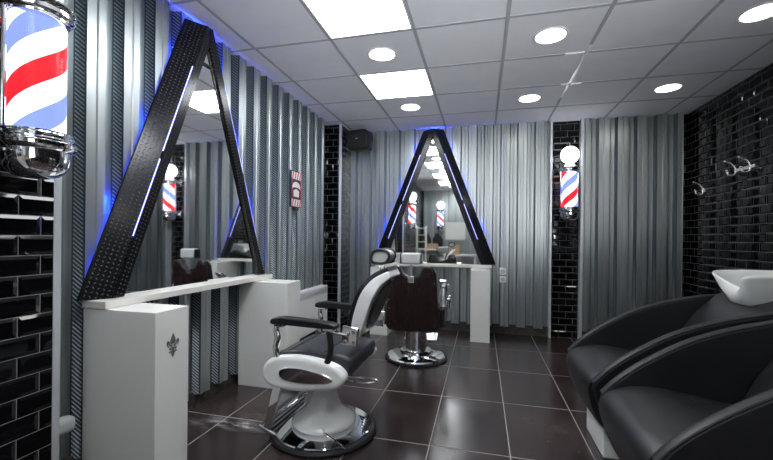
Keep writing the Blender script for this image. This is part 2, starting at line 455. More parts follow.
# shelves and plinths
def shelf(label, lo, hi):
    bm = B(); box(bm, lo, hi); return tag(obj('mirror_shelf', bm, M['cream'], bevel=.003), label, 'shelf', 'mirror shelves')
shelf('long pale shelf under the side wall mirror, resting on two white plinths', (XL+.002, 1.40, .808), (-1.688, 2.86, .843))
shelf('pale shelf under the back wall mirror behind the maroon barber chair', (-1.30, 4.675, .808), (.125, YB-.002, .843))
def plinth(label, lo, hi):
    t = thing('plinth', label, 'plinth', ((lo[0]+hi[0])/2, (lo[1]+hi[1])/2, 0), 0, 'white plinths'); dx, dy = (hi[0]-lo[0])/2, (hi[1]-lo[1])/2
    bm = B(); box(bm, (-dx,-dy,0), (dx,dy,hi[2])); obj('body', bm, M['white'], t, bevel=.003)
    return t, dx
pl, dx = plinth('white box plinth with a grey lily emblem, nearest the camera', (XL+.004, 1.405), (-1.41, 1.605, .806))
# lily emblem on its room-facing side
bm = B(); ez, ey, X = .634, 0.0, dx+.0012
def poly(pts, thick=.0012):
    a = [bm.verts.new((X, ey+p[0]*.001, ez+p[1]*.001)) for p in pts]; bm.faces.new(a)
poly([(0,62),(9,45),(15,30),(17,18),(12,9),(-12,9),(-17,18),(-15,30),(-9,45)])
for s in (-1,1):
    poly([(s*3,5),(s*16,8),(s*20,20),(s*28,29),(s*36,26),(s*38,14),(s*33,2),(s*24,-5),(s*27,5),(s*28,14),(s*24,10),(s*19,1),(s*10,-4),(s*3,-3)])
poly([(-21,-8),(-6,-7),(-12,-20),(-24,-14)]); poly([(21,-8),(6,-7),(12,-20),(24,-14)])
poly([(-6,-6),(6,-6),(9,-22),(13,-30),(8,-44),(0,-56),(-8,-44),(-13,-30),(-9,-22)])
poly([(-25,-25),(-11,-22),(-12,-30),(-22,-32)]); poly([(25,-25),(11,-22),(12,-30),(22,-32)])
obj('emblem', bm, M['emblem'], pl, smooth=0)
plinth('plain white box plinth holding the far end of the long side wall shelf', (XL+.004, 2.60), (-1.41, 2.81, .806))
plinth('narrow white plinth under the back wall shelf at its open right end', (-.113, 4.375), (.099, YB-.004, .806))
plinth('white plinth under the back wall shelf, half hidden behind the two barber chairs', (-1.285, 4.375), (-1.07, YB-.004, .806))

# ------------------------------------------------------------------ barber poles (local: wall at y = -D)
def rlathe(bm, prof, n): lathe(bm, [(r*1.04, z) for r, z in prof], n)
R0 = .067
def pole(label, loc, rotz, D, ph=0):
    t = thing('barber_pole', label, 'barber pole', loc, rotz, 'barber poles')
    bm = B(); rlathe(bm, [(0,-.150),(.035,-.150),(.060,-.142),(.078,-.125),(.087,-.105),(.091,-.085),(.092,-.058),(.101,-.052),(.108,-.044),(.109,-.034),(.102,-.028),(.098,-.026),(.098,-.020),(.103,-.016),(.103,-.010),(.094,-.007),(.094,-.002),(.098,.001),(.098,.006),(.088,.009),(.080,.010),(0,.010)], 64)
    obj('lower_cup', bm, M['chrome'], t)
    n = 64; bm = B(); uvl = bm.loops.layers.uv.new('UVMap')
    zs = [.004 + .396*i/8 for i in range(9)]
    rings = [[bm.verts.new((R0*math.cos(2*PI*k/n), R0*math.sin(2*PI*k/n), z)) for k in range(n)] for z in zs]
    for i in range(8):
        for k in range(n):
            f = bm.faces.new([rings[i][k], rings[i][(k+1)%n], rings[i+1][(k+1)%n], rings[i+1][k]])
            for l, (a, c) in zip(f.loops, ((k,i),(k+1,i),(k+1,i+1),(k,i+1))): l[uvl].uv = (-a/n + ph, zs[c])
    obj('striped_cylinder', bm, M['stripes'], t, uv='keep')
    bm = B(); rlathe(bm, [(.078,.003),(.078,.401)], 64); rlathe(bm, [(.0755,.401),(.0755,.003)], 64)
    obj('glass_tube', bm, M['glass'], t)
    bm = B(); rlathe(bm, [(0,.398),(.080,.398),(.086,.402),(.086,.408),(.093,.412),(.098,.418),(.098,.424),(.092,.429),(.092,.434),(.101,.440),(.104,.447),(.101,.454),(.090,.458),(.074,.470),(.060,.484),(.045,.492),(.040,.506),(0,.506)], 64)
    obj('upper_cap', bm, M['chrome'], t)
    bm = B(); bmesh.ops.create_uvsphere(bm, u_segments=40, v_segments=24, radius=.098)
    bmesh.ops.translate(bm, verts=bm.verts, vec=(0,0,.598)); obj('globe', bm, M['globe'], t)
    bm = B(); lathe(bm, [(.020,.693),(.012,.70),(.007,.712),(.010,.722),(.006,.734),(0,.742)], 20); obj('finial', bm, M['chrome'], t)
    for z in (-.035, .44):
        bm = B(); box(bm, (-.022,-D,z-.018), (.022,-.085,z+.018)); box(bm, (-.05,-D,z-.05), (.05,-D+.010,z+.05)); obj('wall_bracket', bm, M['chrome'], t, bevel=.003)
    for s in (-1, 1):
        bm = B(); tube(bm, [(s*.092, -.010, -.01), (s*.092, -.010, .41)], .0075, 10); obj('side_rod', bm, M['chrome'], t)
    return t
pole('large lit striped barber pole up close, cut by the left picture edge', (-1.522, 1.003, 1.500), -PI/2, .165, -.05)
pole('lit barber pole with white globe on the black tile strip of the back wall', (.965, 4.70, 1.52), PI, .178, .29)
pole('lit barber pole on the wall behind the camera, seen in the back mirror', (-1.13, -1.355, 1.52), 0, .178)

# ------------------------------------------------------------------ barber chairs (local: x forward, y left, z up)
def padded(poly, y0, y1, bev, name, mat, par, seg=4, **k):
    bm = B(); prism(bm, poly, y0, y1); return obj(name, bm, mat, par, bevel=bev, bseg=seg, smooth=50, **k)
def headrest_box(par, c, w, d, h, mat, endmat):
    bm = B(); box(bm, (c[0]-d/2, c[1]-w/2, c[2]-h/2), (c[0]+d/2, c[1]+w/2, c[2]+h/2)); hr = obj('headrest', bm, mat, par, bevel=.018)
    for s in (-1, 1):
        bm = B(); box(bm, (c[0]-d/2+.004, c[1]+s*(w/2+.005)-.006, c[2]-h/2+.004), (c[0]+d/2-.004, c[1]+s*(w/2+.005)+.006, c[2]+h/2-.004)); obj('end_cap', bm, endmat, hr, bevel=.005)
    return hr

def white_chair():
    t = thing('barber_chair', 'vintage white enamel barber chair with black pads and reclined back, facing the side wall mirror', 'barber chair', (-.905, 2.13, 0), math.radians(178))
    # base
    bm = B(); lathe(bm, [(0,0),(.300,0),(.312,.006),(.314,.018),(.306,.030),(.290,.034),(.285,.030),(0,.030)], 64); obj('rubber_ring', bm, M['rubber'], t)
    bm = B(); lathe(bm, [(.289,.028),(.282,.038),(.255,.044),(.20,.050),(.12,.054),(0,.054)], 64); obj('base_disc', bm, M['chrome'], t)
    bm = B(); lathe(bm, [(0,.050),(.150,.050),(.182,.056),(.190,.066),(.186,.080),(.165,.098),(.130,.120),(.104,.148),(.086,.186),(.075,.235),(.071,.300),(.074,.360),(0,.360)], 56); obj('pedestal', bm, M['enamel'], t, smooth=60)
    bm = B(); box(bm, (-.17,-.17,.345), (.12,.17,.375)); obj('seat_plate', bm, M['blk_plastic'], t, bevel=.006)
    # side panels: enamel pods with chrome insets
    pod = spline([(.244,.415,0),(.225,.465,0),(.165,.502,0),(.04,.516,0),(-.08,.508,0),(-.189,.485,0),(-.242,.440,0),(-.236,.400,0),(-.185,.364,0),(-.08,.345,0),(.05,.330,0),(.175,.338,0),(.228,.368,0)], 5, True)
    inner = spline([(.135,.422,0),(.108,.452,0),(.0,.458,0),(-.11,.446,0),(-.170,.427,0),(-.175,.406,0),(-.12,.390,0),(.0,.380,0),(.105,.390,0)], 5, True)
    for s in (1, -1):
        bm = B(); prism(bm, [(p.x,p.y) for p in pod], s*.215, s*.285); sp_ = obj('side_panel', bm, M['enamel'], t, bevel=.022, bseg=5, smooth=50)
        bm = B(); prism(bm, [(p.x,p.y) for p in inner], s*.280, s*.292); obj('chrome_inset', bm, M['chrome'], sp_, bevel=.005, smooth=50)
    # seat
    bm = B(); prism(bm, [(.225,.425),(.215,.490),(.17,.515),(0,.535),(-.10,.528),(-.19,.522),(-.250,.510),(-.262,.470),(-.235,.41),(-.2,.43),(.1,.40)], -.212, .212)
    st_ = obj('seat', bm, M['seat_leather'], t, bevel=.02, bseg=4, smooth=50)
    for x in (.12, .05, -.02, -.09): bm = B(); tube(bm, [(x,-.20,.529 if x<.05 else .522), (x,.20,.529 if x<.05 else .522)], .005, 6); obj('seam', bm, M['seat_leather'], st_)
    # arms
    for s in (1, -1):
        y = s*.265
        bm = B(); prof = [(.190,.692),(.180,.712),(.12,.722),(-.08,.714),(-.16,.708),(-.195,.700),(-.195,.678),(-.08,.678),(.12,.682),(.180,.682)]
        prism(bm, prof, y-.032, y+.032); ar = obj('armrest', bm, M['blk_pad'], t, bevel=.013, bseg=4, smooth=50)
        bm = B(); tube(bm, spline([(.145,y,.684),(.163,y,.65),(.155,y,.60),(.167,y,.55),(.157,y,.50)], 5), .011, 12, flat=1.6); obj('front_strut', bm, M['chrome'], ar)
        bm = B(); tube(bm, spline([(-.14,y,.684),(-.15,y,.64),(-.158,y,.58),(-.15,y,.53),(-.135,y,.49)], 5), .012, 12, flat=1.4); obj('rear_strut', bm, M['blk_plastic'], ar)
        bm = B(); obox(bm, (.142,y,.675), ((1,0,0),(0,1,0),(0,0,1)), (.028,.02,.007)); obj('bracket', bm, M['chrome'], ar, bevel=.003); bm = B(); obox(bm, (-.15,y,.672), ((1,0,0),(0,1,0),(0,0,1)), (.03,.02,.008)); obj('bracket', bm, M['chrome'], ar, bevel=.003)
        # recline hinge
        bm = B(); obox(bm, (-.255, y-s*.025, .640), ((1,0,.1),(0,1,0),(-.1,0,1)), (.045,.012,.050)); hg = obj('hinge_plate', bm, M['chrome'], t, bevel=.006)
        bm = B()
        bm.free()
        for a, c in ((-.280,.665),(-.230,.665),(-.280,.612),(-.230,.612)): bm = B(); tube(bm, [(a, y-s*.015, c), (a, y-s*.007, c)], .009, 12); obj('bolt', bm, M['satin'], hg)
        bm = B(); tube(bm, [(-.15,y,.660),(-.25,y,.650)], .009, 10); obj('pivot_rod', bm, M['chrome'], hg)
    # backrest: curve in the x-z plane, shell wraps the rear
    cen = spline([(-.238,.605,0),(-.236,.66,0),(-.258,.75,0),(-.295,.845,0),(-.350,.92,0),(-.425,.962,0)], 5)
    n = len(cen)
    def ribbon(name, mat, par, front, rear, wfun, bev, tr=(0,1)):
        bm = B(); L, R_ = [], []; i0, i1 = int(tr[0]*(n-1)), int(tr[1]*(n-1))
        for i in range(i0, i1+1):
            t_ = (cen[min(i+1,n-1)] - cen[max(i-1,0)]).normalized(); nr = Vector((t_.y, -t_.x, 0))   # towards the front
            f = i/(n-1); w = wfun(f); a = cen[i] + nr*front(f); c = cen[i] + nr*rear(f)
            L.append([bm.verts.new((a.x,w,a.y)), bm.verts.new((c.x,w,c.y)), bm.verts.new((c.x,-w,c.y)), bm.verts.new((a.x,-w,a.y))])
        for a, c in zip(L, L[1:]):
            for k in range(4): bm.faces.new([a[k], a[(k+1)%4], c[(k+1)%4], c[k]])
        bm.faces.new(L[0]); bm.faces.new(L[-1]); return obj(name, bm, mat, par, bevel=bev, bseg=4, smooth=50)
    wf = lambda f: .130 + .042*math.sin(PI*min(1, f*1.0)*.8+.1) - .05*max(0, f-.65)*2.5
    bk = ribbon('backrest', M['blk_pad'], t, lambda f: .036, lambda f: .004, lambda f: wf(f)-.004, .016)
    sh = ribbon('back_shell', M['enamel'], t, lambda f: .012, lambda f: -.050*math.sin(PI*(.12+.8*f))-.012, wf, .014)
    ribbon('back_panel', M['blk_pad'], sh, lambda f: -.03, lambda f: -.056*math.sin(PI*(.12+.8*f))-.020, lambda f: (wf(f)-.045)*math.sin(PI*min(.98,max(.02,(f-.10)/.82)))**.45, .006, (.12,.92))
    # headrest on two rods
    bm = B()
    bm.free()
    for s in (-1, 1): bm = B(); tube(bm, [(-.36,s*.04,.91),(-.35,s*.04,1.03)], .006, 8); obj('headrest_rod', bm, M['chrome'], t)
    loop = [(-.320,1.015),(-.308,1.045),(-.325,1.078),(-.365,1.086),(-.403,1.074),(-.412,1.045),(-.385,1.012)]
    pl_ = spline([(a,c,0) for a,c in loop], 5, True)
    bm = B(); prism(bm, [(p.x,p.y) for p in pl_], -.060, .060); hr = obj('headrest', bm, M['grey_pl'], t, bevel=.006, smooth=50)
    for y in (-.063,.063):
        bm = B(); tube(bm, [(p.x,y,p.y) for p in pl_+pl_[:2]], .008, 8, caps=False); obj('headrest_ring', bm, M['rubber'], hr)
    # footrest
    for s in (1, -1):
        bm = B(); y = s*.19
        prism(bm, [(.165,.35),(.215,.35),(.275,.10),(.292,.05),(.250,.03),(.22,.10)], y-.007, y+.007); obj('footrest_arm', bm, M['chrome'], t, bevel=.002)
    bm = B(); obox(bm, (.258,0,.050), ((1,0,.35),(0,1,0),(-.35,0,1)), (.060,.200,.008)); fp = obj('footplate', bm, M['satin'], t, bevel=.004)
    for k in range(5): bm = B(); obox(bm, (.214+.022*k,0,.045+.008*k), ((1,0,.35),(0,1,0),(-.35,0,1)), (.005,.19,.004)); obj('grip', bm, M['rubber'], fp)
    bm = B(); obox(bm, (.215,0,.24), ((-.25,0,1),(0,1,0),(1,0,.25)), (.085,.178,.006)); obj('calf_pad', bm, M['blk_pad'], t, bevel=.004)
    for a, c in ((.225,.13),(.18,.30)): bm = B(); tube(bm, [(a,-.19,c),(a,.19,c)], .009, 10); obj('cross_rod', bm, M['chrome'], t)
    # pump lever and release lever
    bm = B(); tube(bm, spline([(-.05,.10,.075),(-.09,.19,.09),(-.17,.24,.085),(-.24,.26,.06)], 6), .007, 8); obj('pump_lever', bm, M['chrome'], t)
    bm = B(); tube(bm, spline([(-.20,.20,.40),(-.30,.20,.388),(-.37,.19,.395),(-.38,.17,.40),(-.34,.16,.402),(-.22,.16,.40)], 5), .005, 8); obj('recline_lever', bm, M['chrome'], t)
    return t
white_chair()

def maroon_chair():
    t = thing('barber_chair', 'dark maroon barber chair seen from behind on a round chrome base, facing the back mirror', 'barber chair', (-.605, 3.66, 0), math.radians(91))
    bm = B(); lathe(bm, [(0,0),(.285,0),(.298,.006),(.298,.014),(.285,.022),(0,.022)], 64); obj('rubber_ring', bm, M['rubber'], t)
    bm = B(); lathe(bm, [(.283,.018),(.270,.034),(.21,.048),(.155,.056),(.150,.080),(.140,.086),(.112,.088),(0,.088)], 64); obj('base_disc', bm, M['chrome'], t)
    bm = B(); lathe(bm, [(.104,.080),(.104,.33),(0,.33)], 48); obj('column', bm, M['chrome'], t)
    bm = B(); box(bm, (-.20,-.24,.325), (.24,.24,.375)); obj('seat_plate', bm, M['blk_plastic'], t, bevel=.01)
    padded([(.28,.37),(.30,.44),(.27,.49),(0,.50),(-.2,.49),(-.22,.37)], -.225, .225, .03, 'seat', M['maroon'], t)
    # back: two rounded shoulders with a dip between
    half_ = [(0,.815),(.050,.820),(.078,.838),(.092,.872),(.115,.905),(.155,.915),(.195,.895),(.216,.85),(.222,.76),(.228,.62),(.238,.50),(.248,.42),(.246,.36),(.222,.318),(.165,.305),(0,.30)]
    pl_ = [(y,z) for y,z in half_] + [(-y,z) for y,z in half_[::-1][1:-1]]
    bm = B(); prism(bm, pl_, -.27, -.185, 'x')
    for v in bm.verts: v.co.x -= (v.co.z-.33)*.14
    bk = obj('backrest', bm, M['maroon'], t, bevel=.024, bseg=5, smooth=60)
    for k in range(-5, 6):
        y = k*.032; z1 = .85 if abs(k) > 2 else .80
        bm = B(); tube(bm, [(-.272,y,.345),(-.272-(z1-.345)*.14,y,z1)], .010, 8, flat=.5); obj('channel', bm, M['maroon'], bk)
    for s in (-1,1):
        for z in (.38,.45,.52,.60,.68,.76): bm = B(); tube(bm, [(-.274-(z-.33)*.14, s*.205, z), (-.279-(z-.33)*.14, s*.205, z)], .005, 8); obj('stud', bm, M['chrome'], bk)
    bm = B(); obox(bm, (-.346,.0,.790), ((1,0,.14),(0,1,0),(-.14,0,1)), (.006,.030,.030)); ls = obj('label_plate', bm, M['chrome'], bk, bevel=.002)
    bm = B(); obox(bm, (-.353,.0,.790), ((1,0,.14),(0,1,0),(-.14,0,1)), (.002,.022,.022)); obj('plate_face', bm, M['satin'], ls)
    bm = B(); tube(bm, [(-.32,0,.74),(-.335,0,.95)], .011, 10, flat=.6); obj('headrest_post', bm, M['satin'], t)
    headrest_box(t, (-.33,0,.975), .172, .085, .100, M['grey_pl'], M['blk_plastic'])
    for s in (-1, 1):
        padded([(.22,.36),(.24,.52),(.20,.60),(-.10,.56),(-.17,.50),(-.18,.34)], s*.245, s*.285, .012, 'side_panel', M['blk_pad'], t)
        bm = B(); prism(bm, [(.24,.655),(.25,.695),(.10,.705),(-.08,.712),(-.18,.765),(-.245,.790),(-.255,.765),(-.18,.715),(-.12,.665),(.10,.655)], s*.272-.034, s*.272+.034); ar = obj('armrest', bm, M['bright'], t, bevel=.010, smooth=50)
        bm = B(); tube(bm, [(-.19,s*.272,.53),(-.20,s*.272,.55),(-.20,s*.272,.58),(-.20,s*.272,.62),(-.20,s*.272,.71)], [.024,.034,.028,.036,.022], 18); obj('arm_post', bm, M['bright'], ar); bm = B(); tube(bm, [(.15,s*.265,.56),(.16,s*.265,.67)], .016, 12); obj('arm_post', bm, M['bright'], ar)
        bm = B(); tube(bm, [(-.20,s*.28,.61),(-.20,s*.335,.61)], .015, 12); tube(bm, [(-.20,s*.330,.64),(-.19,s*.332,.53)], .009, 8); obj('release_knob', bm, M['chrome'], ar)
    for s in (1,-1):
        bm = B(); prism(bm, [(.22,.36),(.26,.36),(.36,.12),(.33,.11)], s*.15-.006, s*.15+.006); obj('footrest_arm', bm, M['chrome'], t)
    bm = B(); obox(bm, (.37,0,.115), ((1,0,.35),(0,1,0),(-.35,0,1)), (.07,.17,.008)); obj('footplate', bm, M['satin'], t, bevel=.003)
    return t
maroon_chair()

# ------------------------------------------------------------------ shampoo chairs (local: x towards the right wall, y depth, z up)
def wash_chair(label, y0):
    t = thing('wash_chair', label, 'shampoo chair', (1.035, y0+.30, .035), 0, 'shampoo chairs with basins')
    ox = -1.0
    top = spline([(.520,.400,0),(.57,.458,0),(.64,.520,0),(.74,.592,0),(.87,.668,0),(1.02,.728,0),(1.2,.775,0),(1.40,.803,0)], 6)
    bot = [(1.46,.78),(1.47,.60),(1.42,.13),(.66,.115),(.605,.15),(.572,.22),(.535,.31),(.515,.37)]
    pol = [(p.x+ox,p.y) for p in top] + [(a+ox,c) for a,c in bot]
    for s in (-1, 1):
        ya, yb = (s*.30, s*.262)
        bm = B(); prism(bm, pol, ya, yb); sp_ = obj('side_panel', bm, M['blk_leather'], t, bevel=.011, bseg=4, smooth=50)
        rim = [(p.x+ox, s*.281, p.y+.001) for p in top]
        bm = B(); tube(bm, rim, .021, 12, flat=.45); obj('rim_piping', bm, M['blk_leather'], sp_)
    # seat cushion: waterfall front
    sp = [(p.x+ox,p.y) for p in spline([(1.16,.400,0),(1.03,.412,0),(.85,.442,0),(.72,.458,0),(.62,.450,0),(.54,.418,0),(.502,.365,0),(.515,.28,0),(.555,.19,0),(.61,.130,0)], 5)] + [(.80+ox,.125),(1.16+ox,.13)]
    bm = B(); W = .260; N = 12; rows = []
    for j in range(N+1):
        y = -W + 2*W*j/N; k = 1 - (abs(y)/W)**4
        rows.append([bm.verts.new((x-.012*k*(1 if x < -.3 else 0), y, z+.016*k*(1 if z > .35 else 0))) for x, z in sp])
    for a, c in zip(rows, rows[1:]):
        for i in range(len(sp)): bm.faces.new([a[i], a[(i+1)%len(sp)], c[(i+1)%len(sp)], c[i]])
    bm.faces.new(rows[0]); bm.faces.new(rows[-1]); se = obj('seat', bm, M['blk_leather'], t, smooth=60)
    for y in (-.12, 0, .12): bm = B(); tube(bm, [(a, y, c+.0155) for a, c in [(q.x+ox,q.y) for q in spline([(1.1,.405,0),(1.03,.412,0),(.85,.442,0),(.74,.457,0)], 4)]], .0022, 6); obj('seam', bm, M['blk_pad'], se)
    # back cushion
    bp = [(1.03,.40),(1.10,.55),(1.20,.70),(1.30,.80),(1.37,.845),(1.42,.84),(1.44,.78),(1.38,.60),(1.30,.40)]
    bm = B(); prism(bm, [(a+ox,c) for a,c in bp], -.258, .258); obj('backrest', bm, M['blk_leather'], t, bevel=.03, bseg=5, smooth=60)
    # plinth
    bm = B(); box(bm, (.60+ox,-.165,-.035), (1.62+ox,.165,.125)); obj('base', bm, M['ceramic'], t, bevel=.008)
    bm = B(); box(bm, (1.47+ox,-.12,.12), (1.66+ox,.12,.76)); obj('basin_column', bm, M['ceramic'], t, bevel=.02)
    # basin
    n = 72; cx_, cz_ = 1.585+ox, 0
    def rimp(a, rx=.40, ry=.215, e=3.4):
        c, s_ = math.cos(a), math.sin(a)
        return (math.copysign(abs(c)**(2/e), c)*rx, math.copysign(abs(s_)**(2/e), s_)*ry)
    def lvl(kx, ky, z, dip, xs=0, flare=0):
        R = []
        for k in range(n):
            a = 2*PI*k/n; x, y = rimp(a); front = max(0, -math.cos(a)); g_ = math.exp(-(y/.105)**2)*(front > .3)
            R.append((cx_ + xs + x*kx + dip*1.3*g_, y*ky, z - dip*g_))
        return R
    levels = [lvl(.20,.22,.70,0,.05), lvl(.55,.50,.72,0,.05), lvl(.80,.68,.795,.0,.01), lvl(.90,.86,.875,.03,.0), lvl(.985,.98,.938,.075), lvl(1.0,1.0,.950,.082), lvl(.995,.99,.957,.084), lvl(.96,.94,.953,.082), lvl(.91,.88,.925,.07,.005), lvl(.80,.80,.86,.03,.02), lvl(.60,.60,.80,0,.04), lvl(.30,.30,.765,0,.05)]
    bm = B(); RR = [[bm.verts.new(p) for p in L] for L in levels]
    for a, c in zip(RR, RR[1:]):
        for k in range(n): bm.faces.new([a[k], a[(k+1)%n], c[(k+1)%n], c[k]])
    bm.faces.new(RR[0][::-1]); bm.faces.new(RR[-1]); bs = obj('basin', bm, M['ceramic'], t, smooth=70)
    bm = B(); lathe(bm, [(0,.7685),(.028,.7685),(.03,.766)], 24, cx_+.05, 0); obj('drain', bm, M['chrome'], bs)
    bm = B(); tube(bm, spline([(1.93+ox,0,.95),(1.93+ox,0,1.0),(1.89+ox,0,1.02),(1.84+ox,0,1.0)], 5), .011, 12); lathe(bm, [(.022,.945),(.022,.962),(.012,.966)], 20, 1.93+ox, 0); obj('tap', bm, M['chrome'], bs)
    return t
wash_chair('black shampoo chair farther from the camera, with the white basin at its head in view', 2.10)
wash_chair('black shampoo chair nearest the camera, cut off by the picture edge', 1.40)

# ------------------------------------------------------------------ wall fittings
# coat hooks on the right wall
def hook(t, y, name='hook'):
    bm = B()
    tube(bm, spline([(-.012,y,.0),(-.026,y,.038),(-.055,y,.066),(-.090,y,.080)], 6), [.0075]*19, 10)
    bmesh.ops.create_uvsphere(bm, u_segments=12, v_segments=8, radius=.011, matrix=Matrix.Translation((-.094,y,.081)))
    tube(bm, spline([(-.012,y,-.004),(-.020,y,-.034),(-.045,y,-.046),(-.070,y,-.036),(-.080,y,-.006)], 6), .0075, 10)
    bmesh.ops.create_uvsphere(bm, u_segments=12, v_segments=8, radius=.011, matrix=Matrix.Translation((-.080,y,-.002)))
    return obj(name, bm, M['bright'], t, smooth=60)
t = thing('coat_hook', 'chrome double coat hook bar on the black tiled wall', 'coat hook', (XR, 3.93, 1.785))
bm = B(); box(bm, (-.014,-.13,-.014), (0,.13,.014)); obj('mounting_bar', bm, M['bright'], t, bevel=.003); hook(t, -.085); hook(t, .105)
t = thing('coat_hook', 'small single chrome coat hook near the back corner of the tiled wall', 'coat hook', (XR, 4.55, 1.675))
bm = B(); box(bm, (-.016,-.022,-.02), (0,.022,.02)); obj('mounting_plate', bm, M['bright'], t, bevel=.003); hook(t, 0)
# loudspeaker high in the back corner
t = thing('loudspeaker', 'black wall loudspeaker high in the back corner above the tiled pier', 'loudspeaker', (-1.50, 4.60, 2.375), math.radians(-12))
bm = B(); prism(bm, [(-.155,.115),(-.14,.128),(.10,.128),(.13,.115),(.145,.06),(.145,-.09),(.12,-.115),(-.10,-.115),(-.15,-.07)], -.09, .08); obj('cabinet', bm, M['blk_plastic'], t, bevel=.012, smooth=50)
bm = B(); box(bm, (-.12,-.096,-.085), (.12,-.088,.10)); obj('grille', bm, M['cloth'], t, bevel=.003)
bm = B(); box(bm, (-.02,.07,-.03), (.02,.20,.03)); obj('bracket', bm, M['blk_plastic'], t)
bm = B(); box(bm, (-.015,-.099,.012), (.018,-.096,.020)); obj('badge', bm, M['grey_pl'], t)
# striped sign
t = thing('wall_sign', 'small upright red and white striped barber sign on the corrugated side wall', 'sign', (XL, 3.50, 1.633))
bm = B(); box(bm, (.0,-.105,-.18), (.018,.105,.18)); bd = obj('board', bm, M['ink'], t, bevel=.002)
def flat(name, polys, mat, x=.0192):
    for p in polys:
        bm = B()
        A = [bm.verts.new((x, a, c)) for a, c in p]; C_ = [bm.verts.new((x+.001, a, c)) for a, c in p]; bm.faces.new(C_)
        for i in range(len(p)): bm.faces.new([A[i], A[(i+1)%len(p)], C_[(i+1)%len(p)], C_[i]])
        obj(name, bm, mat, bd, smooth=0)
flat('white_ground', [[(-.097,.10),(.097,.10),(.097,.172),(-.097,.172)], [(-.097,-.172),(.097,-.172),(.097,-.10),(-.097,-.10)]], M['offwhite'])
st = []
for k in range(4):
    a = -.092 + k*.05
    st.append([(a,.102),(a+.019,.102),(min(a+.039,.096),.17),(a+.020,.17)]); st.append([(a,-.17),(a+.019,-.17),(min(a+.039,.096),-.102),(a+.020,-.102)])
flat('red_stripe', st, M['red'], .0204)
arc = [(.085*math.cos(a), .020+.055*math.sin(a)) for a in [PI*i/10 for i in range(11)]] + [(.085*math.cos(a)*.98, .0+.020*math.sin(a)) for a in [PI*i/10 for i in range(10,-1,-1)]]
flat('banner', [arc], M['offwhite']); flat('emblem', [[(-.055,-.075),(.055,-.075),(.06,-.015),(.0,.005),(-.06,-.015)]], M['offwhite'])
flat('red_border', [[(-.1,-.095),(-.088,-.095),(-.088,.095),(-.1,.095)], [(.088,-.095),(.1,-.095),(.1,.095),(.088,.095)]], M['red'], .0204)
bm = B(); box(bm, (0,-.05,-.215), (.03,.03,-.18)); obj('mount', bm, M['blk_plastic'], t)
# sockets with conduit on the back wall
t = thing('wall_socket', 'grey double surface socket on the corrugated back wall', 'socket', (.255, YB, .72))
for z in (.048, -.045):
    bm = B(); box(bm, (-.040,-.045,z-.042), (.040,0,z+.042)); bx = obj('socket_box', bm, M['white_trim'], t, bevel=.006)
    bm = B(); lathe(bm, [(0,0),(.022,0),(.025,.003)], 20); bmesh.ops.rotate(bm, verts=bm.verts, matrix=Matrix.Rotation(PI/2,3,'X'), cent=(0,0,0)); bmesh.ops.translate(bm, verts=bm.verts, vec=(0,-.0465,z)); obj('socket_face', bm, M['satin'], bx)
for a in (1.70,-.60): bm = B(); tube(bm, [(0,-.012,math.copysign(.09,a)),(0,-.012,a)], .010, 10); obj('conduit', bm, M['grey_pl'], t)
# radiator on the left wall behind the far plinth
t = thing('radiator', 'white panel heater with a slotted grille on the side wall beyond the plinth', 'radiator', (XL+.001, 3.72, 0))
bm = B(); box(bm, (0,-.44,.14), (.09,.44,.60)); obj('body', bm, M['white'], t, bevel=.006)
bm = B(); box(bm, (.0905,-.42,.515), (.093,.42,.585)); gr = obj('grille', bm, M['grey_pl'], t)
for k in range(34): bm = B(); obox(bm, (.094,-.41+.0248*k,.55), ((0,1,.8),(0,-.8,1),(1,0,0)), (.022,.0035,.0015)); obj('slot', bm, M['satin'], gr)
for a in (-.33,.33): bm = B(); box(bm, (-.001,a-.02,0), (.05,a+.02,.15)); obj('foot', bm, M['white'], t)
# cable trunking end low on the near wall
bm = B(); box(bm, (-1.835,1.20,.265), (-1.775,1.345,.335)); tag(obj('cable_trunking', bm, M['grey_pl'], bevel=.02), 'short grey rounded trunking end low between the tile trim and the nearest plinth', 'trunking')
# dusty smear on the floor by the nearest plinth
bm = B(); uvl = bm.loops.layers.uv.new('UVMap'); vs = [bm.verts.new(p) for p in ((-1.82,1.93,.0012),(-1.12,1.99,.0012),(-1.14,2.16,.0012),(-1.80,2.13,.0012))]
f = bm.faces.new(vs)
for l, q in zip(f.loops, ((0,0),(1,0),(1,1),(0,1))): l[uvl].uv = q
sm = obj('dust', bm, M['smear'], uv='keep'); tag(sm, 'pale dusty smear of clippings on the dark floor between the plinths', 'dust'); sm['kind'] = 'stuff'
# small things on the back shelf
bm = B(); lathe(bm, [(0,0),(.018,0),(.020,.01),(.020,.075),(.014,.085),(.010,.10),(.010,.115),(0,.116)], 20); o = tag(obj('spray_bottle', bm, M['blk_plastic']), 'small dark bottle on the back shelf beside the mirror foot', 'bottle'); o.location = (-1.10, 4.70, .843)
